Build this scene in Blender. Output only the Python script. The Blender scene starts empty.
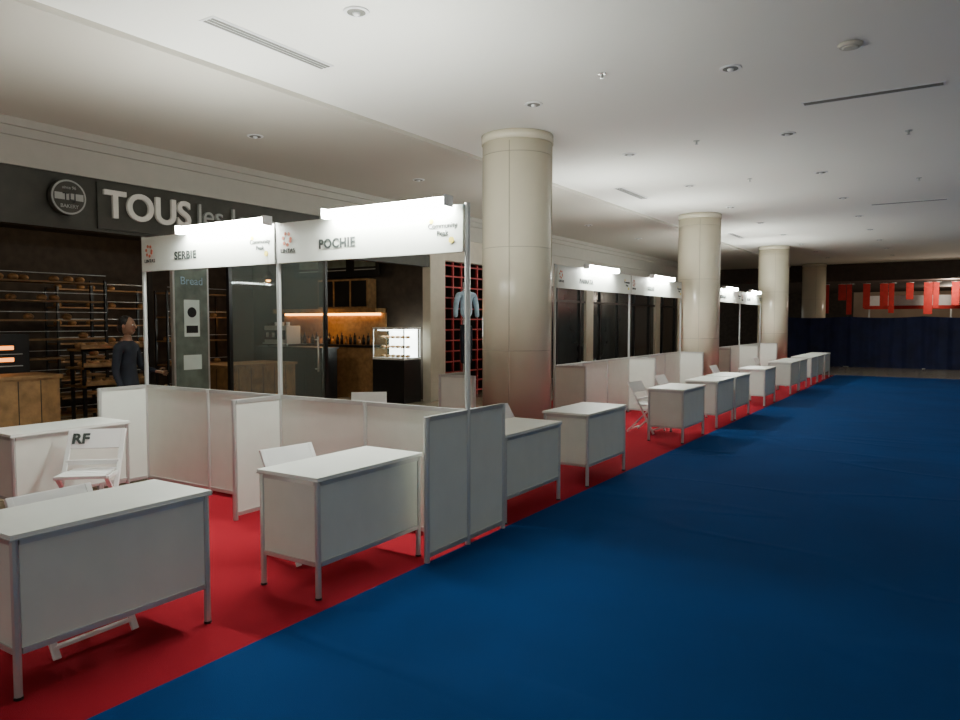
import bpy, bmesh, math, random
from mathutils import Vector, Matrix
random.seed(3)
S = bpy.context.scene
COL = S.collection

# ---------------------------------------------------------------- materials
def mat(name, color, rough=0.5, metal=0.0, var=0.06, nscale=6.0, bump=0.0, bscale=40.0,
        emit=None, estr=0.0, trans=0.0, alpha=1.0, spec=0.5):
    m = bpy.data.materials.new(name); m.use_nodes = True
    nt = m.node_tree; b = nt.nodes["Principled BSDF"]
    b.inputs["Roughness"].default_value = rough
    b.inputs["Metallic"].default_value = metal
    b.inputs["Specular IOR Level"].default_value = spec
    if trans: b.inputs["Transmission Weight"].default_value = trans
    b.inputs["Alpha"].default_value = alpha
    tc = nt.nodes.new("ShaderNodeTexCoord")
    n = nt.nodes.new("ShaderNodeTexNoise"); n.inputs["Scale"].default_value = nscale
    n.inputs["Detail"].default_value = 4
    r = nt.nodes.new("ShaderNodeValToRGB")
    c = Vector(color)
    lo = c*(1-var); hi = c*(1+var)
    r.color_ramp.elements[0].position = .3; r.color_ramp.elements[1].position = .7
    r.color_ramp.elements[0].color = (*lo, 1); r.color_ramp.elements[1].color = (*[min(1, v) for v in hi], 1)
    nt.links.new(tc.outputs["Object"], n.inputs["Vector"])
    nt.links.new(n.outputs["Fac"], r.inputs["Fac"])
    nt.links.new(r.outputs["Color"], b.inputs["Base Color"])
    if bump:
        n2 = nt.nodes.new("ShaderNodeTexNoise"); n2.inputs["Scale"].default_value = bscale
        n2.inputs["Detail"].default_value = 6
        bp = nt.nodes.new("ShaderNodeBump"); bp.inputs["Strength"].default_value = bump
        bp.inputs["Distance"].default_value = .02
        nt.links.new(tc.outputs["Object"], n2.inputs["Vector"])
        nt.links.new(n2.outputs["Fac"], bp.inputs["Height"])
        nt.links.new(bp.outputs["Normal"], b.inputs["Normal"])
    if emit:
        b.inputs["Emission Color"].default_value = (*emit, 1)
        b.inputs["Emission Strength"].default_value = estr
    return m

M = {}
M['white'] = mat("panel_white", (.66,.685,.62), .45, var=.03)
M['top'] = mat("table_top_white", (.78,.80,.75), .3, var=.02)
M['alu'] = mat("aluminium", (.55,.56,.54), .38, metal=.6, var=.04)
M['chair'] = mat("chair_white", (.78,.78,.76), .4, var=.02)
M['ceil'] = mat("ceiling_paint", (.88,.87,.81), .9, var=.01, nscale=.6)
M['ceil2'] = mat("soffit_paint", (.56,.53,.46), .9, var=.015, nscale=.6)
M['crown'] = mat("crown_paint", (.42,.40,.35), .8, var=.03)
M['darkwall'] = mat("dark_fascia", (.04,.038,.028), .5, var=.2)
M['shopdark'] = mat("shop_dark", (.05,.036,.025), .7, var=.3)
M['beige'] = mat("beige_wall", (.55,.50,.40), .7, var=.05)
M['wood'] = mat("shop_wood", (.30,.17,.07), .5, var=.3, nscale=9)
M['black'] = mat("black_lacquer", (.012,.012,.012), .3, var=.2)
M['text_dark'] = mat("text_dark", (.04,.05,.045), .6)
M['letter'] = mat("letter_white", (.60,.57,.51), .5, emit=(1,.93,.82), estr=.05)
M['letter2'] = mat("letter_dim", (.34,.35,.33), .5)
M['yellow'] = mat("logo_yellow", (.75,.6,.08), .5)
M['logored'] = mat("logo_red", (.6,.2,.12), .5)
M['tube'] = mat("tube_glow", (1,1,1), .5, emit=(.95,1,.93), estr=200)
M['fixture'] = mat("fixture_white", (.8,.8,.8), .4)
M['diff'] = mat("slot_dark", (.16,.16,.14), .6)
M['redcloth'] = mat("red_cloth", (.50,.03,.025), .8, var=.15)
M['redpaint'] = mat("red_paint", (.36,.03,.03), .5, var=.15)
M['navy'] = mat("navy_cloth", (.008,.014,.065), .75, var=.3, nscale=2, bump=.4, bscale=3)
M['skin'] = mat("skin", (.33,.19,.12), .55, var=.05)
M['hair'] = mat("hair", (.012,.01,.009), .5, var=.2, bump=.5, bscale=80)
M['jacket'] = mat("dark_jacket", (.025,.032,.05), .8, var=.2)
M['jeans'] = mat("dark_trousers", (.015,.018,.03), .85, var=.2)
M['shirt'] = mat("pale_blue_shirt", (.36,.50,.60), .8, var=.25, nscale=5)
M['shoe'] = mat("shoe", (.02,.018,.016), .5)
M['warm'] = mat("warm_led", (1,.5,.15), .5, emit=(1,.42,.08), estr=10)
M['orange'] = mat("oven_glow", (1,.4,.1), .5, emit=(1,.3,.06), estr=3)
M['case'] = mat("case_light", (1,1,1), .5, emit=(.9,1,.95), estr=7)
M['poster'] = mat("poster_print", (.15,.19,.16), .5, var=.3, nscale=5)
M['postw'] = mat("poster_white", (.6,.68,.62), .5, emit=(.75,.9,.8), estr=.08)
M['pastry'] = mat("pastry", (.4,.22,.09), .7, var=.5, nscale=20)
M['glass'] = mat("dark_glass", (.045,.05,.05), .12, var=.3, nscale=.8)
M['clear'] = mat("clear_glass", (.45,.55,.5), .03, alpha=.15)
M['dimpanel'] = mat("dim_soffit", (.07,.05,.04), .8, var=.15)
M['farwall'] = mat("far_wall", (.40,.30,.22), .8, var=.15, nscale=1)
M['column'] = mat("column_cladding", (.72,.66,.51), .22, var=.05, nscale=1.3)
M['joint'] = mat("column_joint", (.42,.38,.28), .6)

def carpet(name, c, wr):
    m = bpy.data.materials.new(name); m.use_nodes = True
    nt = m.node_tree; b = nt.nodes["Principled BSDF"]
    b.inputs["Roughness"].default_value = 1
    b.inputs["Specular IOR Level"].default_value = .05
    tc = nt.nodes.new("ShaderNodeTexCoord")
    n1 = nt.nodes.new("ShaderNodeTexNoise"); n1.inputs["Scale"].default_value = 260
    n2 = nt.nodes.new("ShaderNodeTexNoise"); n2.inputs["Scale"].default_value = .9; n2.inputs["Detail"].default_value = 5
    for n in (n1, n2): nt.links.new(tc.outputs["Object"], n.inputs["Vector"])
    mx = nt.nodes.new("ShaderNodeMix"); mx.data_type = 'FLOAT'; mx.inputs[0].default_value = .5
    nt.links.new(n1.outputs["Fac"], mx.inputs[2]); nt.links.new(n2.outputs["Fac"], mx.inputs[3])
    r = nt.nodes.new("ShaderNodeValToRGB")
    r.color_ramp.elements[0].position = .3; r.color_ramp.elements[1].position = .7
    c = Vector(c)
    r.color_ramp.elements[0].color = (*(c*.8), 1); r.color_ramp.elements[1].color = (*(c*1.2), 1)
    nt.links.new(mx.outputs[0], r.inputs["Fac"]); nt.links.new(r.outputs["Color"], b.inputs["Base Color"])
    b2 = nt.nodes.new("ShaderNodeBump"); b2.inputs["Strength"].default_value = .5; b2.inputs["Distance"].default_value = .004
    nt.links.new(n1.outputs["Fac"], b2.inputs["Height"])
    if wr:   # faint wrinkle ridges lying across the roll
        mp = nt.nodes.new("ShaderNodeMapping"); mp.inputs["Scale"].default_value = (.3,.9,1)
        mp.inputs["Rotation"].default_value = (0,0,.3)
        nt.links.new(tc.outputs["Object"], mp.inputs["Vector"])
        n3 = nt.nodes.new("ShaderNodeTexNoise"); n3.inputs["Scale"].default_value = .9; n3.inputs["Detail"].default_value = 1
        nt.links.new(mp.outputs["Vector"], n3.inputs["Vector"])
        sb = nt.nodes.new("ShaderNodeMath"); sb.operation = 'SUBTRACT'; sb.inputs[1].default_value = .5
        ab = nt.nodes.new("ShaderNodeMath"); ab.operation = 'ABSOLUTE'
        mr = nt.nodes.new("ShaderNodeMapRange"); mr.inputs[1].default_value = 0; mr.inputs[2].default_value = .03
        mr.inputs[3].default_value = 1; mr.inputs[4].default_value = 0; mr.interpolation_type = 'SMOOTHSTEP'
        nt.links.new(n3.outputs["Fac"], sb.inputs[0]); nt.links.new(sb.outputs[0], ab.inputs[0]); nt.links.new(ab.outputs[0], mr.inputs[0])
        b1 = nt.nodes.new("ShaderNodeBump"); b1.inputs["Strength"].default_value = wr; b1.inputs["Distance"].default_value = .02
        nt.links.new(mr.outputs[0], b1.inputs["Height"])
        nt.links.new(b1.outputs["Normal"], b2.inputs["Normal"])
    nt.links.new(b2.outputs["Normal"], b.inputs["Normal"])
    return m
M['blue'] = carpet("blue_carpet", (.004,.036,.135), .35)
M['red'] = carpet("red_carpet", (.27,.012,.022), 0)

def tile_mat():
    m = bpy.data.materials.new("polished_tile"); m.use_nodes = True
    nt = m.node_tree; b = nt.nodes["Principled BSDF"]; b.inputs["Roughness"].default_value = .16
    tc = nt.nodes.new("ShaderNodeTexCoord")
    br = nt.nodes.new("ShaderNodeTexBrick"); br.offset = 0
    br.inputs["Scale"].default_value = 1; br.inputs["Brick Width"].default_value = .8; br.inputs["Row Height"].default_value = .8
    br.inputs["Mortar Size"].default_value = .004
    br.inputs["Color1"].default_value = (.42,.36,.27,1); br.inputs["Color2"].default_value = (.36,.31,.23,1)
    br.inputs["Mortar"].default_value = (.18,.15,.11,1)
    nt.links.new(tc.outputs["Object"], br.inputs["Vector"]); nt.links.new(br.outputs["Color"], b.inputs["Base Color"])
    return m
M['tile'] = tile_mat()

# ---------------------------------------------------------------- builder
class B:
    def __init__(s, name):
        s.name = name; s.bm = bmesh.new(); s.mats = []
    def mi(s, k):
        if k not in s.mats: s.mats.append(k)
        return s.mats.index(k)
    def _fin(s, verts, k, smooth=False):
        i = s.mi(k)
        for f in {f for v in verts for f in v.link_faces}:
            f.material_index = i; f.smooth = smooth
    def box(s, k, x0, x1, y0, y1, z0, z1):
        r = bmesh.ops.create_cube(s.bm, size=1, matrix=Matrix.Translation(((x0+x1)/2,(y0+y1)/2,(z0+z1)/2)) @ Matrix.Diagonal((abs(x1-x0),abs(y1-y0),abs(z1-z0),1)))
        s._fin(r['verts'], k)
    def bar(s, k, p, q, w, h, up=(0,0,1)):
        p, q = Vector(p), Vector(q); d = q-p; z = d.normalized(); u = Vector(up)
        if abs(z.dot(u)) > .98: u = Vector((0,1,0))
        x = u.cross(z).normalized(); y = z.cross(x)
        R = Matrix((x, y, z)).transposed().to_4x4()
        r = bmesh.ops.create_cube(s.bm, size=1, matrix=Matrix.Translation((p+q)/2) @ R @ Matrix.Diagonal((w, h, d.length, 1)))
        s._fin(r['verts'], k)
    def cyl(s, k, p, q, r1, r2=None, seg=16, smooth=True):
        p, q = Vector(p), Vector(q); d = q-p
        R = d.to_track_quat('Z', 'Y').to_matrix().to_4x4()
        r = bmesh.ops.create_cone(s.bm, cap_ends=True, segments=seg, radius1=r1, radius2=r1 if r2 is None else r2, depth=d.length,
                                  matrix=Matrix.Translation((p+q)/2) @ R)
        s._fin(r['verts'], k)
        if smooth:
            for f in {f for v in r['verts'] for f in v.link_faces}:
                if len(f.verts) == 4: f.smooth = True
    def sph(s, k, c, rx, ry, rz, seg=20):
        r = bmesh.ops.create_uvsphere(s.bm, u_segments=seg, v_segments=seg//2+2, radius=1,
              matrix=Matrix.Translation(c) @ Matrix.Diagonal((rx, ry, rz, 1)))
        s._fin(r['verts'], k, True)
    def done(s, loc=(0,0,0), rz=0, parent=None, bevel=0, rot=None):
        me = bpy.data.meshes.new(s.name); s.bm.to_mesh(me); s.bm.free()
        for k in s.mats: me.materials.append(M[k])
        o = bpy.data.objects.new(s.name, me); COL.objects.link(o)
        o.location = loc; o.rotation_euler = rot if rot else (0, 0, rz)
        if parent: o.parent = parent
        if bevel:
            md = o.modifiers.new("bevel", 'BEVEL'); md.width = bevel; md.segments = 2; md.limit_method = 'ANGLE'
        return o

def empty(name, loc=(0,0,0), rz=0):
    o = bpy.data.objects.new(name, None); COL.objects.link(o)
    o.empty_display_size = .2; o.location = loc; o.rotation_euler = (0,0,rz); return o

def text(body, size, k, loc, rot, parent=None, extrude=.004, align='CENTER', name="lettering", sx=1, bold=0.0, gap=1.0):
    c = bpy.data.curves.new(name, 'FONT'); c.body = body; c.size = size; c.extrude = extrude
    c.align_x = align; c.align_y = 'CENTER'; c.offset = bold; c.space_character = gap
    c.materials.append(M[k])
    o = bpy.data.objects.new(name, c); COL.objects.link(o)
    o.location = loc; o.rotation_euler = rot; o.scale = (sx, 1, 1)
    if parent: o.parent = parent
    return o
H = math.pi/2

# ---------------------------------------------------------------- room
YB, YE = -5.0, 46.0
b = B("floor"); b.box('tile', -15, 9, YB, YE, -.1, 0); b.done()
def carpet_obj(name, k, x0, x1, y0, y1):
    b = B(name); b.box(k, x0, x1, y0, y1, 0, .008); return b.done()
carpet_obj("red_carpet", 'red', -6.97, -2.96, -2.5, 24.8)
carpet_obj("blue_carpet", 'blue', -2.96, 4.5, -2.5, 25.0)

SZ = 3.95
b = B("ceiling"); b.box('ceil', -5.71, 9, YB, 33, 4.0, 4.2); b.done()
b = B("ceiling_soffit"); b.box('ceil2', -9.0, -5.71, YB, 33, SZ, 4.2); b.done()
b = B("wall_right"); b.box('beige', 9, 9.2, 14, YE, 0, 4.2); b.done()
b = B("baseboard_right"); b.box('joint', 8.97, 9, 14, YE, 0, .12); b.done()
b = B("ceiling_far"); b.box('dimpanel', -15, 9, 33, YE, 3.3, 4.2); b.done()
b = B("wall_far"); b.box('farwall', -4.6, 9, 45.8, YE, 0, 3.3); b.box('shopdark', -15, -4.6, 45.8, YE, 0, 3.3); b.done()
XS = -9.0
b = B("wall_left")
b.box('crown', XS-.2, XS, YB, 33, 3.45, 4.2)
b.box('darkwall', XS-.2, XS-.02, YB, 12.1, 2.78, 3.45)
b.box('beige', XS-.2, XS, 12.1, 12.62, 0, 3.45)
b.box('beige', XS-.2, XS, 12.62, 14.4, 2.95, 3.45)
b.box('beige', XS-.2, XS, 14.4, 15.0, 0, 3.45)
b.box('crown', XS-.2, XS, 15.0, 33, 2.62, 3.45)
for y in (20, 26, 32.5): b.box('beige', XS-.2, XS, y-.25, y+.25, 0, 2.62)
b.done()
b = B("trim_crown")
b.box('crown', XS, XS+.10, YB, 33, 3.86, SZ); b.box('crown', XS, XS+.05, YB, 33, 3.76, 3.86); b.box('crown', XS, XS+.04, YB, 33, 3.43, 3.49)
b.done()
b = B("window_1")
b.box('glass', XS-.12, XS-.08, 15.0, 32.3, .1, 2.62)
for i in range(13):
    y = 15.05+i*1.45; b.box('black', XS-.14, XS-.03, y-.025, y+.025, 0, 2.62)
b.box('black', XS-.14, XS-.03, 15, 32.3, 0, .12); b.box('black', XS-.14, XS-.03, 15, 32.3, 2.2, 2.26)
b.done()
b = B("wall_shop")
b.box('shopdark', -15, -14.8, YB, 12.6, 0, 3.4)
b.box('shopdark', -14.8, XS-.2, 12.42, 12.6, 0, 3.4)
b.box('shopdark', -14.8, XS-.2, YB, YB+.2, 0, 3.4)
b.box('shopdark', -11, -10.8, 12.6, 15.2, 0, 3.4)
b.box('shopdark', -10.8, XS-.2, 15.02, 15.2, 0, 3.4)
b.done()
b = B("ceiling_shop"); b.box('shopdark', -15, XS-.2, YB, 15.2, 3.4, 3.5); b.done()

# ---------------------------------------------------------------- columns
for i in range(4):
    b = B("round_column"); r = .445
    b.cyl('column', (0,0,0), (0,0,3.985), r, seg=64)
    for z in (1.28, 2.56, 3.72):
        b.cyl('joint', (0,0,z), (0,0,z+.008), r+.0015, seg=64)
    for a in (.3, .3+math.pi/2, .3+math.pi, .3-math.pi/2):
        b.bar('joint', (math.cos(a)*r, math.sin(a)*r, 0.15), (math.cos(a)*r, math.sin(a)*r, 3.85), .008, .008)
    b.cyl('column', (0,0,3.88), (0,0,3.985), r+.012, seg=64)
    b.cyl('column', (0,0,0), (0,0,.14), r+.015, seg=64)
    b.done((-4.7, 8.18+8.05*i, 0.01 if i <= 2 else 0))

# ---------------------------------------------------------------- exhibition tables
TZ = .009
def table(x_front, y0, y1=None, d=.51, L=1.0, h=.73, z=TZ):
    """aisle face at x_front (+x), extends to -x; local origin at front-left corner"""
    b = B("exhibition_table"); w = .036
    for x in (-w/2, -d+w/2):
        for y in (w/2, L-w/2):
            b.cyl('alu', (x, y, .0), (x, y, h-.02), w/2, seg=8, smooth=False)
            b.cyl('black', (x, y, 0), (x, y, .012), w/2+.003, seg=8, smooth=False)
    b.box('top', -d-.005, .005, -.005, L+.005, h-.022, h)
    b.box('alu', -d-.008, .008, -.008, L+.008, h-.026, h-.020)
    zb = .20
    b.box('white', -.022, -.012, w, L-w, zb+.02, h-.05)
    for y in (.018, L-.018):
        b.box('white', -d+w, -w, y-.005, y+.005, zb+.02, h-.05)
        for z_ in (zb+.01, h-.038): b.box('alu', -d+w, -w, y-.012, y+.012, z_-.013, z_+.013)
    for z_ in (zb+.01, h-.038): b.box('alu', -.032, -.004, w, L-w, z_-.013, z_+.013)
    b.box('alu', -d+.005, -d+.03, w, L-w, h-.05, h-.025)
    return b.done((x_front, y0, z))
table(-3.35, 1.50)
table(-3.08, 3.03)
table(-2.985, 5.02)
table(-2.985, 6.62)
for y in (9.70, 11.40, 12.55, 14.85, 17.6, 18.75, 20.5, 21.6, 22.9):
    table(-2.985, y)
table(-6.28, 2.84, d=.51, L=1.0, h=.74)

# ---------------------------------------------------------------- folding chair
def chair(loc, rz, label=None):
    """local: sitter faces -y, backrest at +y"""
    e = empty("folding_chair", (loc[0], loc[1], loc[2]), rz); e.scale = (.98,.98,.93)
    b = B("chair_frame"); w = .21
    for s in (-1, 1):
        b.bar('chair', (s*w, .22, .80), (s*w, -.20, .006), .022, .036, up=(1,0,0))
        b.bar('chair', (s*(w-.026), .24, .006), (s*(w-.026), -.17, .44), .022, .034, up=(1,0,0))
        b.bar('chair', (s*(w-.013), -.19, .445), (s*(w-.013), .06, .445), .03, .025, up=(1,0,0))
    b.bar('chair', (-w, -.17, .06), (w, -.17, .06), .03, .02)
    b.bar('chair', (-w+.03, .21, .05), (w-.03, .21, .05), .03, .02)
    b.done(parent=e, bevel=.004)
    b = B("seat")
    for i in range(5):
        y = -.20+i*.072
        b.box('chair', -w+.035, w-.035, y, y+.064, .452, .466)
    b.box('chair', -w+.01, w-.01, -.215, -.195, .44, .467)
    b.done(parent=e, bevel=.003)
    b = B("backrest")
    p0 = Vector((0, -.20+.42*.80, .8*.80)); p1 = Vector((0, -.20+.42, .8))
    b.bar('chair', p0, p1, 2*w+.03, .018, up=(0,1,0))
    b.bar('chair', (-w, .075, .53), (w, .075, .53), .018, .045, up=(0,0,1))
    b.done(parent=e, bevel=.004)
    if label:
        th = math.atan2(.42, .80)
        text(label, .13, 'text_dark', (-.12, .164, .722), (H-th, 0, 0), parent=e, extrude=.002, name="chair_label", bold=.004)
    return e
chair((-5.84, 3.22, TZ), math.radians(42), "RF") 
chair((-3.80, 3.62, TZ), math.radians(84))
chair((-3.80, 2.0, TZ), math.radians(92))
chair((-3.86, 6.75, TZ), math.radians(100))
chair((-6.1, 6.9, TZ), math.radians(40))
chair((-3.78, 10.5, TZ), math.radians(85))
chair((-3.9, 12.0, TZ), math.radians(90))
chair((-3.9, 15.3, TZ), math.radians(90))
chair((-3.9, 19.2, TZ), math.radians(90))

# ---------------------------------------------------------------- booths
def panel(b, p, q, z0=.03, z1=1.0):
    p = Vector((*p, 0)); q = Vector((*q, 0)); d = (q-p).normalized()
    a = p+d*.02; c = q-d*.02
    zm = Vector((0,0,(z0+z1)/2))
    b.bar('white', a+zm, c+zm, .012, z1-z0-.03)
    for z in (z0+.02, z1-.015):
        b.bar('alu', a+Vector((0,0,z)), c+Vector((0,0,z)), .028, .032)
def post(b, x, y, h):
    b.cyl('alu', (x,y,0), (x,y,h), .021, seg=8, smooth=False)

def booth(loc, rz, W, name_txt, left=True, right=True, stubback=False, lamp=None, npan=2, tx=None):
    e = empty("exhibition_booth", loc, rz)
    b = B("frame")
    if left: post(b, 0, 0, 2.5); post(b, 0, -.5, 1.0)
    if right: post(b, W, 0, 2.5); post(b, W, -.5, 1.0)
    for i in range(npan):
        panel(b, (W*i/npan, 0), (W*(i+1)/npan, 0))
        if i: post(b, W*i/npan, 0, 1.0)
    if left: panel(b, (0,-.5), (0,0))
    if right: panel(b, (W,-.5), (W,0))
    if stubback:
        post(b, W, .5, 1.0); panel(b, (W,0), (W,.5))
    for z in (2.165, 2.475): b.bar('alu', (.02,0,z), (W-.02,0,z), .03, .03)
    b.done(parent=e)
    b = B("header_board")
    b.box('white', .02, W-.02, -.03, -.018, 2.15, 2.49)
    b.done(parent=e)
    text(name_txt, .105, 'text_dark', (tx if tx else W*.35, -.033, 2.28), (H,0,0), parent=e, extrude=.002, name="booth_name", bold=.0035, gap=1.12)
    b = B("logo_emblem")
    for a in range(7):
        an = a*math.pi/3.2
        b.cyl('logored', (.14+.045*math.cos(an), -.031, 2.35+.05*math.sin(an)), (.14+.045*math.cos(an), -.035, 2.35+.05*math.sin(an)), .016, seg=10)
    b.cyl('yellow', (W-.12, -.031, 2.24), (W-.12, -.035, 2.24), .024, seg=16)
    b.cyl('yellow', (W-.30, -.031, 2.385), (W-.30, -.035, 2.385), .018, seg=16)
    b.done(parent=e)
    text("LINTAS", .05, 'text_dark', (.15, -.033, 2.25), (H,0,0), parent=e, extrude=.002, name="logo_text", gap=1.1)
    text("Community\nPeak", .055, 'text_dark', (W-.2, -.033, 2.32), (H,0,0), parent=e, extrude=.002, name="logo_text")
    c = lamp if lamp else W*.5
    b = B("lamp_batten")
    for x in (c-.4, c+.4): b.box('fixture', x-.012, x+.012, -.13, 0.01, 2.491, 2.501)
    for x in (c-.615, c+.60): b.box('fixture', x, x+.014, -.16, -.06, 2.47, 2.55)
    b.done(parent=e)
    b = B("lamp_tube")
    b.cyl('tube', (c-.6, -.12, 2.505), (c+.6, -.12, 2.505), .036, seg=14)
    b.done(parent=e)
    return e
Y0 = 4.43
booth((-6.92, Y0, TZ), 0, 1.98, "SERBIE", lamp=1.36, right=False, tx=.72)
booth((-4.94, Y0, TZ), 0, 1.98, "POCHIE", lamp=1.28, stubback=True, tx=.72)
X2 = -4.93
booth((X2, 9.7, TZ), H, 2.98, "PARMATA", right=False, npan=3)
booth((X2, 12.68, TZ), H, 3.0, "KREASI", npan=3)
booth((X2, 18.0, TZ), H, 2.98, "NUSANTARA", right=False, npan=3)
booth((X2, 20.98, TZ), H, 2.6, "MELATI", npan=2)
b = B("low_partition")
post(b, -5.25, 7.25, 1.0); post(b, -4.75, 7.25, 1.0); panel(b, (-5.25,7.25), (-4.75,7.25))
post(b, -5.25, 7.75, 1.0); panel(b, (-5.25,7.25), (-5.25,7.75))
b.done((0,0,TZ))

# ---------------------------------------------------------------- ceiling fittings
def downlight(x, y, z=4.0, lit=False):
    b = B("recessed_downlight")
    b.cyl('fixture', (0,0,-.010), (0,0,-.001), .095, .10, seg=28)
    b.cyl('diff' if not lit else 'letter', (0,0,-.012), (0,0,-.008), .07, seg=28)
    b.sph('fixture', (0,0,-.014), .03,.03,.022, 12)
    b.done((x, y, z))
for y in [4.25+2.8*i for i in range(10)]:
    for x in (-3.85, -1.78): 
        if not (x == -1.78 and y < 5): downlight(x, y)
    downlight(1.2, y+.2)
for y in (2.9, 6.2, 9.5, 12.8, 16.1, 19.4): downlight(-7.3, y, SZ)
def slot(cx, cy, wx, wy, z=3.999):
    b = B("air_diffuser")
    b.box('fixture', -wx/2-.02, wx/2+.02, -wy/2-.02, wy/2+.02, -.006, 0)
    n = 3
    if wy > wx:
        w = wx/n
        for i in range(n): b.box('diff', -wx/2+i*w+.006, -wx/2+(i+1)*w-.010, -wy/2, wy/2, -.010, -.004)
    else:
        w = wy/n
        for i in range(n): b.box('diff', -wx/2, wx/2, -wy/2+i*w+.006, -wy/2+(i+1)*w-.010, -.010, -.004)
    b.done((cx, cy, z))
slot(-4.91, 4.365, .13, 1.27); slot(-.76, 8.62, 1.27, .10); slot(-4.97, 12.85, .13, 1.3); slot(-.76, 16.67, 1.27,.10); slot(-4.97,20.6,.13,1.3)
b = B("smoke_detector"); b.cyl('ceil2', (0,0,-.03), (0,0,-.001), .08,.10, seg=28); b.cyl('ceil2', (0,0,-.04),(0,0,-.03), .05,.07, seg=28); b.done((-.78, 7.0, 4.0))
for p in ((-2.84,6.54),(-2.84,9.6),(-2.84,12.6),(-.5,10.5),(-2.84,3.4),(-.5,14)):
    b = B("fire_sprinkler"); b.cyl('alu', (0,0,-.009), (0,0,-.001), .04, seg=20); b.cyl('alu', (0,0,-.045), (0,0,-.008), .012, seg=12)
    b.cyl('alu', (0,0,-.05), (0,0,-.045), .022, seg=16); b.done((p[0], p[1], 4.0))

# ---------------------------------------------------------------- shop sign
e = empty("shop_sign", (XS, 6.0, 3.10))
text("TOUS", .48, 'letter', (.03, -.78, .02), (H,0,H), parent=e, extrude=.02, align='LEFT', name="letters_large", bold=.010)
text("les Jours", .42, 'letter2', (.03, .56, .05), (H,0,H), parent=e, extrude=.02, align='LEFT', name="letters_small")
b = B("sign_backing"); b.box('darkwall', -.018, .008, -.85, 3.0, -.28, .30); b.done(parent=e)
e = empty("round_blade_sign", (XS, 4.75, 3.14))
b = B("disc"); b.cyl('darkwall', (.02,0,0), (.1,0,0), .21, seg=40); b.cyl('letter2', (.1,0,0), (.104,0,0), .205, seg=40); b.cyl('darkwall', (.104,0,0), (.107,0,0), .185, seg=40)
b.box('darkwall', -.018, .03, -.05, .05, -.05, .05)
b.box('letter2', .107, .109, -.17, .17, -.035, .045)
b.done(parent=e)
text("TLJ", .12, 'black', (.112,0,.0), (H,0,H), parent=e, name="disc_text"); text("BAKERY", .06, 'letter2', (.11,0,-.11), (H,0,H), parent=e, name="disc_text"); text("since 96", .05, 'letter2', (.11,0,.11), (H,0,H), parent=e, name="disc_text")

# ---------------------------------------------------------------- bakery interior
def rack(loc, rz, W=1.6, Hh=2.3, n=5):
    b = B("bakery_shelf_rack")
    for x in (0, W):
        for y in (0, .4): b.box('black', x-.02, x+.02, y-.02, y+.02, 0, Hh)
    for i in range(n):
        z = .25+i*(Hh-.3)/(n-1)
        b.box('wood', 0, W, 0, .4, z-.015, z+.01)
        b.bar('alu', (0,-.02,z+.12), (W,-.02,z+.12), .01, .01)
        k = int(W/.2)
        for j in range(k):
            if random.random() < .4:
                b.sph('pastry', (.12+j*.2, .12+random.random()*.15, z+.05), .07,.09,.05, 10)
    b.done(loc, rz)
rack((-10.6, .3, 0), H, 1.8, n=7); rack((-11.2, 2.6, 0), H, 1.8, n=7); rack((-11.2, 4.9, 0), H, 1.6, n=8); rack((-13.6, 7.0, 0), H, 1.8, n=7); rack((-13.6,9.2,0), H, 1.5)
def counter(name, x0,x1,y0,y1,h,body='wood', topk='wood'):
    b = B(name); b.box(body, x0+.03,x1-.03,y0+.03,y1-.03,0,h-.04); b.box(topk, x0,x1,y0,y1,h-.04,h)
    b.box('black', x0+.05,x1-.02,y0+.02,y1-.05,0,.08)
    n = max(2, int((y1-y0)/.25))
    for i in range(1, n): y = y0+(y1-y0)*i/n; b.box('black', x1-.032, x1-.026, y-.004, y+.004, .1, h-.06)
    n = max(2, int((x1-x0)/.25))
    for i in range(1, n): x = x0+(x1-x0)*i/n; b.box('black', x-.004, x+.004, y0+.026, y0+.032, .1, h-.06)
    return b.done()
counter("wooden_display_counter", -9.7,-9.05,3.2,4.7,1.02)
counter("wooden_island", -10.6,-9.7,7.6,9.1,.95)
b = B("bread_oven"); b.box('black', -.35,.35,-.35,.35,0,1.5)
for z in (1.15,1.30): b.box('orange', .35,.36,-.14,.16,z,z+.05); b.box('alu', .36,.39,-.25,.25,z-.06,z-.05)
b.done((-10.3,4.4,0), rz=0)
b = B("bread_basket_stand")
for i,z in enumerate((.75,1.0,1.25)):
    b.box('wood', -.3+.06*i,.3-.06*i,-.5,.5,z,z+.03); b.box('wood', .28-.06*i,.3-.06*i,-.5,.5,z,z+.09)
    for j in range(6): b.sph('pastry', (.1-.06*i,-.4+.16*j,z+.07), .09,.07,.05, 10)
for x in (-.15,.15):
    for y in (-.45,.45): b.box('black', x-.02,x+.02,y-.02,y+.02,0,1.27)
b.done((-10.1,5.9,0))
counter("black_service_counter", -13.0,-10.9,10.9,11.4,1.12,'black','black')
b = B("coffee_machine"); b.box('alu', -.35,.35,-.2,.2,.05,.45); b.box('black', -.32,.32,-.24,-.2,.15,.35)
for x in (-.3,.3):
    for y in (-.15,.15): b.cyl('black',(x,y,0.001),(x,y,.06),.02)
b.box('alu', -.3,.3,-.3,-.2,.05,.08)
for x in (-.18,0.,.18): b.cyl('alu',(x,-.26,.2),(x,-.26,.3),.03); b.cyl('fixture',(x,0,.45),(x,0,.53),.04,.045)
b.done((-12.4,11.2,1.12))
b = B("back_bar_cabinet")
b.box('wood', -13.6,-10.4,11.9,12.38,0,1.1); b.box('black', -13.65,-10.35,11.85,12.38,1.1,1.15)
b.box('wood', -13.6,-10.4,12.34,12.38,1.15,1.95); b.box('wood', -12.2,-10.7,12.1,12.38,1.95,2.6)
b.box('wood', -13.6,-10.4,12.0,12.38,1.85,1.95)
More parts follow.
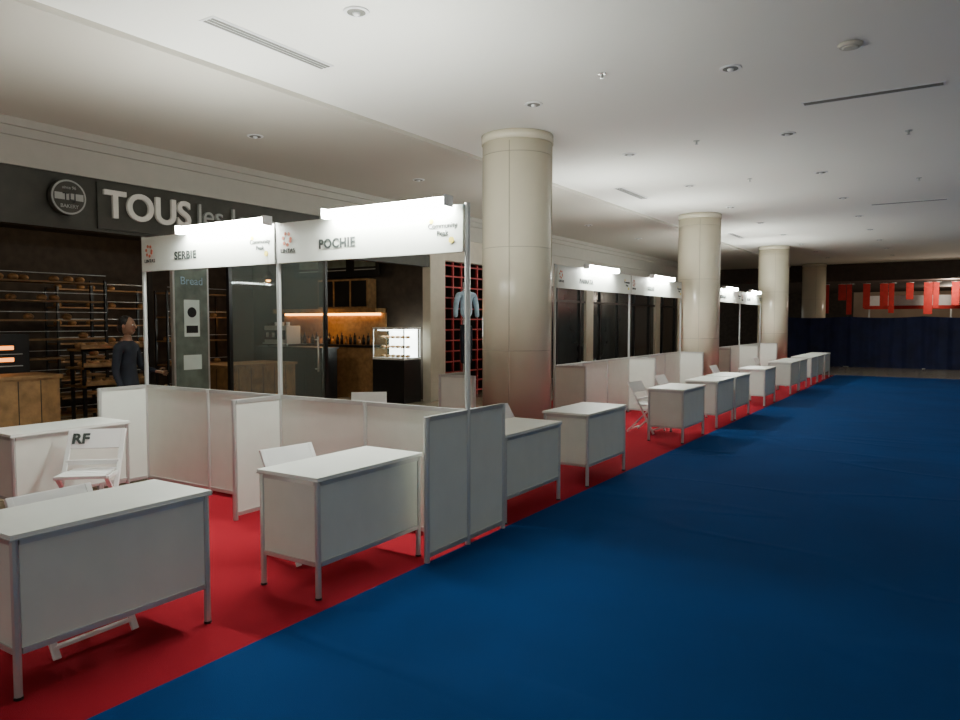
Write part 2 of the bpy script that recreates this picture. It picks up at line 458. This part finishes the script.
b.box('warm', -13.5,-10.5,12.28,12.3,1.80,1.848)
for x in (-12.2,-11.7,-11.2): b.box('black', x+.02,x+.46,12.09,12.1,1.99,2.56)
b.done()
b = B("bottle_row")
for i in range(22):
    x = -13.3+i*.13; h = .12+.08*((i*7)%3)/2
    b.cyl('black' if i%3 else 'pastry',(x,12.1,0),(x,12.1,h),.035,seg=10); b.cyl('black',(x,12.1,h),(x,12.1,h+.06),.013,seg=8)
b.done((0,0,1.152))
b = B("pastry_display_case")
x0,x1 = -10.05,-9.22
b.box('black', x0,x1,11.5,12.05,0,.88); b.box('case', x0+.05,x1-.05,11.98,12.01,.92,1.5); b.box('case', x0+.05,x1-.05,11.6,11.95,1.47,1.49)
b.box('clear', x0,x1,11.5,11.51,.88,1.52); b.box('fixture', x0,x1,11.5,12.05,1.50,1.54); b.box('fixture', x0,x1,11.5,12.05,.88,.92)
for x in (x0,x1-.02): 
    for y in (11.5,12.03): b.box('alu', x,x+.02,y,y+.02,.9,1.5)
for z in (1.1,1.3):
    b.box('clear', x0+.02,x1-.02,11.6,12.0,z,z+.01)
for z in (.92,1.11,1.31):
    for i in range(6): b.sph('pastry', (x0+.08+.13*i,11.75,z+.03), .045,.07,.03, 10)
b.done()
b = B("menu_board"); b.box('black', -12.9,-10.3,12.01,12.03,2.65,3.15)
b.box('wood', -12.92,-10.28,12.0,12.03,3.15,3.19)
for i in range(3): b.box('letter2', -12.7+i*.85,-12.1+i*.85,12.004,12.01,2.78,2.8); b.box('poster', -12.7+i*.85,-12.1+i*.85,12.004,12.01,2.85,3.05)
for x in (-12.6,-10.6): b.box('black', x-.01,x+.01,12.01,12.03,3.15,3.398)
b.done()
b = B("poster_display_stand")
b.box('alu', -.02,.04,0,.56,0,2.45); b.box('poster', .04,.045,.03,.53,.12,2.4)
b.box('postw', .045,.048,.16,.40,1.45,1.95); b.box('black', .048,.05,.19,.37,1.5,1.6); b.cyl('black',(.048,.28,1.78),(.05,.28,1.78),.07,seg=24)
b.box('postw', .045,.048,.14,.42,1.0,1.2); b.box('alu', -.2,.25,-.02,.58,0,.03)
o = b.done((XS+.25, 5.98, 0.001))
text("Bread", .15, 'shirt', (.053, .28, 2.2), (H,0,H), parent=o, name="poster_headline")
b = B("door_1")
for y in (5.9, 7.2, 9.2): b.box('black', XS-.14,XS-.08,y-.03,y+.03,0,2.775)
b.box('clear', XS-.115,XS-.105,7.23,9.17,.05,2.7); b.box('black', XS-.14,XS-.08,7.2,9.2,0,.06); b.box('black', XS-.14,XS-.08,5.9,9.2,2.72,2.775)
b.cyl('alu', (XS-.04,8.95,.8),(XS-.04,8.95,1.4),.015); 
for z in (.85,1.35): b.cyl('alu', (XS-.11,8.95,z),(XS-.04,8.95,z),.01)
b.done()
b = B("red_lattice_screen")
for i in range(6): y = .05+i*.32; b.box('redpaint', -.02,.02,y-.02,y+.02,0,2.94)
for i in range(13): z = .1+i*.23; b.box('redpaint', -.018,.018,.03,1.67,z-.015,z+.015)
b.done((XS-.1,12.67,0))
for p in ((-12.5,9.0),(-11.2,4.3),(-11.0,9.6)):
    b = B("pendant_lamp"); b.cyl('black',(0,0,0),(0,0,.795),.006,seg=8); b.cyl('black',(0,0,-.15),(0,0,.02),.13,.03,seg=24); b.sph('warm',(0,0,-.14),.045,.045,.045,12)
    b.done((p[0],p[1],2.6))

# ---------------------------------------------------------------- person
def skinned(name, build, mats, pick, parent):
    bm = bmesh.new(); sl = bm.verts.layers.skin.verify()
    def V(p, r, root=False):
        v = bm.verts.new(p); v[sl].radius = (r, r) if not isinstance(r, tuple) else r; v[sl].use_root = root; return v
    def chain(vs):
        for a, c in zip(vs, vs[1:]): bm.edges.new((a, c))
    build(V, chain)
    me = bpy.data.meshes.new(name); bm.to_mesh(me); bm.free()
    o = bpy.data.objects.new(name, me); COL.objects.link(o)
    o.modifiers.new("skin", 'SKIN'); sub = o.modifiers.new("sub", 'SUBSURF'); sub.levels = 2; sub.render_levels = 2
    dg = bpy.context.evaluated_depsgraph_get()
    m2 = bpy.data.meshes.new_from_object(o.evaluated_get(dg)); o.modifiers.clear(); o.data = m2
    m2.materials.clear()
    for k in mats: m2.materials.append(M[k])
    for p in m2.polygons:
        p.use_smooth = True; p.material_index = pick(p.center)
    o.parent = parent
    return o
def person(name, loc, rz, top='jacket', leg='jeans'):
    e = empty(name, loc, rz); e.scale = (.96,)*3
    def build(V, chain):
        pel = V((0,0,.95), (.155,.11), True); wa = V((0,0,1.10), (.135,.095)); ch = V((0,.01,1.30), (.165,.11))
        ct = V((0,.01,1.42), (.13,.085)); nk = V((0,-.0,1.50), .055); nt2 = V((0,-.015,1.58), .052)
        chain([pel, wa, ch, ct, nk, nt2])
        for s in (-1, 1):
            hp = V((s*.09,0,.86), .092); kn = V((s*.10,-.015,.48), .06); an = V((s*.105,.02,.09), .042)
            chain([pel, hp, kn, an]); ft = V((s*.11,-.10,.04), (.042,.035)); chain([an, ft])
            sh = V((s*.19,.01,1.41), .062)
            if s == 1: el = V((s*.25,-.05,1.14), .045); wr = V((s*.20,-.27,1.10), .03)
            else: el = V((s*.25,.02,1.12), .045); wr = V((s*.25,-.07,.89), .03)
            chain([ct, sh, el, wr])
    skinned("body", build, (top, leg, 'skin', 'shoe'),
            lambda c: 3 if c.z < .09 else (1 if (c.z < .93 and abs(c.x) < .2) else (2 if c.z > 1.49 else 0)), e)
    b = B("head"); hz = 1.67
    b.sph('skin', (0,-.01,hz), .075,.092,.115, 28)
    b.sph('skin', (0,-.045,hz-.06), .05,.05,.05, 16)
    b.cyl('skin', (0,-.098,hz+.01), (0,-.118,hz-.028), .008,.016, seg=10)
    for s in (-1,1):
        b.sph('skin', (s*.076,0,hz-.005), .012,.02,.03, 10)
        b.sph('fixture', (s*.03,-.092,hz+.012), .014,.008,.009, 10); b.sph('hair', (s*.03,-.099,hz+.012), .006,.004,.006, 8)
        b.bar('hair', (s*.015,-.103,hz+.035), (s*.045,-.092,hz+.036), .006,.006)
    b.sph('logored', (0,-.096,hz-.052), .022,.008,.007, 10)
    b.sph('hair', (0,.018,hz+.03), .084,.09,.10, 24); b.sph('hair', (0,.05,hz-.02), .075,.06,.08, 20)
    b.done(parent=e)
    for s in (-1, 1):
        wr = Vector((s*.20,-.27,1.10)) if s == 1 else Vector((s*.25,-.07,.89))
        dr = Vector((0,-1,-.15)).normalized() if s == 1 else Vector((0,-.3,-1)).normalized()
        side = Vector((1,0,0)).cross(dr).normalized()
        hb = B("hand"); hb.bar('skin', wr-dr*.01, wr+dr*.085, .03, .075, up=(1,0,0))
        base = wr+dr*.08
        for i, L in enumerate((.065,.075,.07,.055)):
            p = base+side*(-.028+.019*i); q = p+dr*L*.5+Vector((-s*.006,0,0)); r2 = q+dr*L*.5+Vector((-s*.018,0,0))
            hb.cyl('skin', p, q, .009,.008, seg=8); hb.cyl('skin', q, r2, .008,.006, seg=8)
        p = wr+dr*.03-side*.035; q = p+dr*.035-side*.02; hb.cyl('skin', p, q, .011,.009, seg=8); hb.cyl('skin', q, q+dr*.03, .009,.007, seg=8)
        hb.done(parent=e, bevel=.006)
    return e
person("man_standing", (-8.15, 4.98, 0), math.radians(120))
# hanging outfit in front of the red lattice
e = empty("hanging_clothes_display", (-8.72, 13.0, 0), math.radians(75))
def cl(V, chain):
    a = V((0,0,1.72), (.17,.07), True); c = V((0,0,1.95), (.18,.075)); d = V((0,0,2.2), (.19,.07)); f = V((0,0,2.32), (.08,.05))
    chain([a, c, d, f])
    for s in (-1, 1):
        chain([d, V((s*.22,0,2.24), .065), V((s*.29,0,2.0), .06), V((s*.31,-.01,1.74), .05)])
skinned("shirt_body", cl, ('shirt',), lambda c: 0, e)
def tr(V, chain):
    a = V((0,0,1.66), (.14,.06), True)
    for s in (-1,1): chain([a, V((s*.075,0,1.5), .085), V((s*.085,0,1.1), .07), V((s*.09,0,.75), .06)])
skinned("trousers", tr, ('jeans',), lambda c: 0, e)
b = B("hanger_stand"); b.cyl('alu', (0,.09,.02), (0,.09,2.5), .014, seg=12); b.cyl('black', (0,.09,0), (0,.09,.025), .2, seg=28)
b.bar('alu', (-.17,0,2.27), (0,0,2.37), .012,.012); b.bar('alu', (.17,0,2.27), (0,0,2.37), .012,.012); b.bar('alu', (0,0,2.37), (0,0,2.49), .01,.01); b.bar('alu', (0,0,2.49), (0,.09,2.49), .012,.012)
b.done(parent=e)

# ---------------------------------------------------------------- far end
b = B("fabric_barrier")
seg = 90; x0, x1 = -5.6, 8.9
vs = []
for i in range(seg*2+1):
    x = x0+(x1-x0)*i/(seg*2); y = 30+.05*math.sin(x*9)+.03*math.sin(x*23); zt = 1.85-.05*abs(math.sin((x-x0)*math.pi/2.4))
    vs.append((b.bm.verts.new((x,y,.0)), b.bm.verts.new((x,y+.01,zt))))
k = b.mi('navy')
for a, c in zip(vs, vs[1:]):
    f = b.bm.faces.new((a[0], c[0], c[1], a[1])); f.material_index = k; f.smooth = True
for i in range(7): x = x0+i*2.4; b.cyl('alu', (x,30.12,0), (x,30.12,1.85), .025, seg=10); b.cyl('alu', (x,30.12,0),(x,30.12,.02),.15,seg=20)
b.done()
b = B("red_hanging_banners")
for i in range(16):
    x = -5.3+i*.52+.10*(i%3); L = (.95, 1.25, .7, 1.3, 1.05)[i%5]
    b.box('redcloth', x, x+(.2,.26,.3)[i%3], 34.5, 34.52, 3.27-L, 3.25); b.cyl('alu', (x-.02,34.51,3.25),(x+.28,34.51,3.25),.012, seg=8); b.cyl('alu',(x+.13,34.51,3.25),(x+.13,34.51,3.298),.006,seg=6)
b.done()
b = B("event_signboard"); b.box('fixture', -3.2,5,36.0,36.06,2.35,2.78); b.box('redcloth', -3.2,5,35.98,36.0,2.2,2.35)
for x in (-3,0,4.8): b.box('alu', x-.03,x+.03,36.0,36.06,0,2.35)
b.done()

# ---------------------------------------------------------------- lights
def pt(name, loc, e, color, size=.1):
    l = bpy.data.lights.new(name, 'POINT'); l.energy = e; l.color = color; l.shadow_soft_size = size
    o = bpy.data.objects.new(name, l); COL.objects.link(o); o.location = loc
pt("bakery_light", (-11.3,8.0,2.9), 55, (1,.76,.48))
pt("bakery_light", (-10.0,2.5,3.1), 20, (1,.76,.48))
pt("counter_light", (-11.9,11.8,1.6), 8, (1,.5,.15), .05)
pt("far_hall_fill", (0,33.5,3.1), 150, (1,.85,.68), .2)  # bare points added to brighten the far banners; no fixture there
pt("far_hall_fill", (0,40,3.0), 150, (1,.85,.68), .2)
def spot(x, y, e):  # added ambient fill from ceiling level; the recessed downlights themselves stay unlit
    l = bpy.data.lights.new("ambient_fill_spot", 'SPOT'); l.energy = e; l.color = (1,.95,.86); l.spot_size = 2.6; l.spot_blend = .8; l.shadow_soft_size = .07
    o = bpy.data.objects.new("ambient_fill_spot", l); COL.objects.link(o); o.location = (x,y,3.97)
for y in (9.85, 18.25, 26.65): spot(1.2, y, 90)
w = bpy.data.worlds.new("world"); S.world = w; w.use_nodes = True
w.node_tree.nodes["Background"].inputs[0].default_value = (.95,.97,.91,1)
w.node_tree.nodes["Background"].inputs[1].default_value = .5

# ---------------------------------------------------------------- camera
cd = bpy.data.cameras.new("camera"); cam = bpy.data.objects.new("camera", cd); COL.objects.link(cam)
cd.sensor_width = 36; cd.lens = 730/960*36; cd.clip_end = 200
cam.location = (0,0,1.65)
cam.rotation_euler = (H-math.atan(38/730), 0, math.atan(470/730))
S.camera = cam
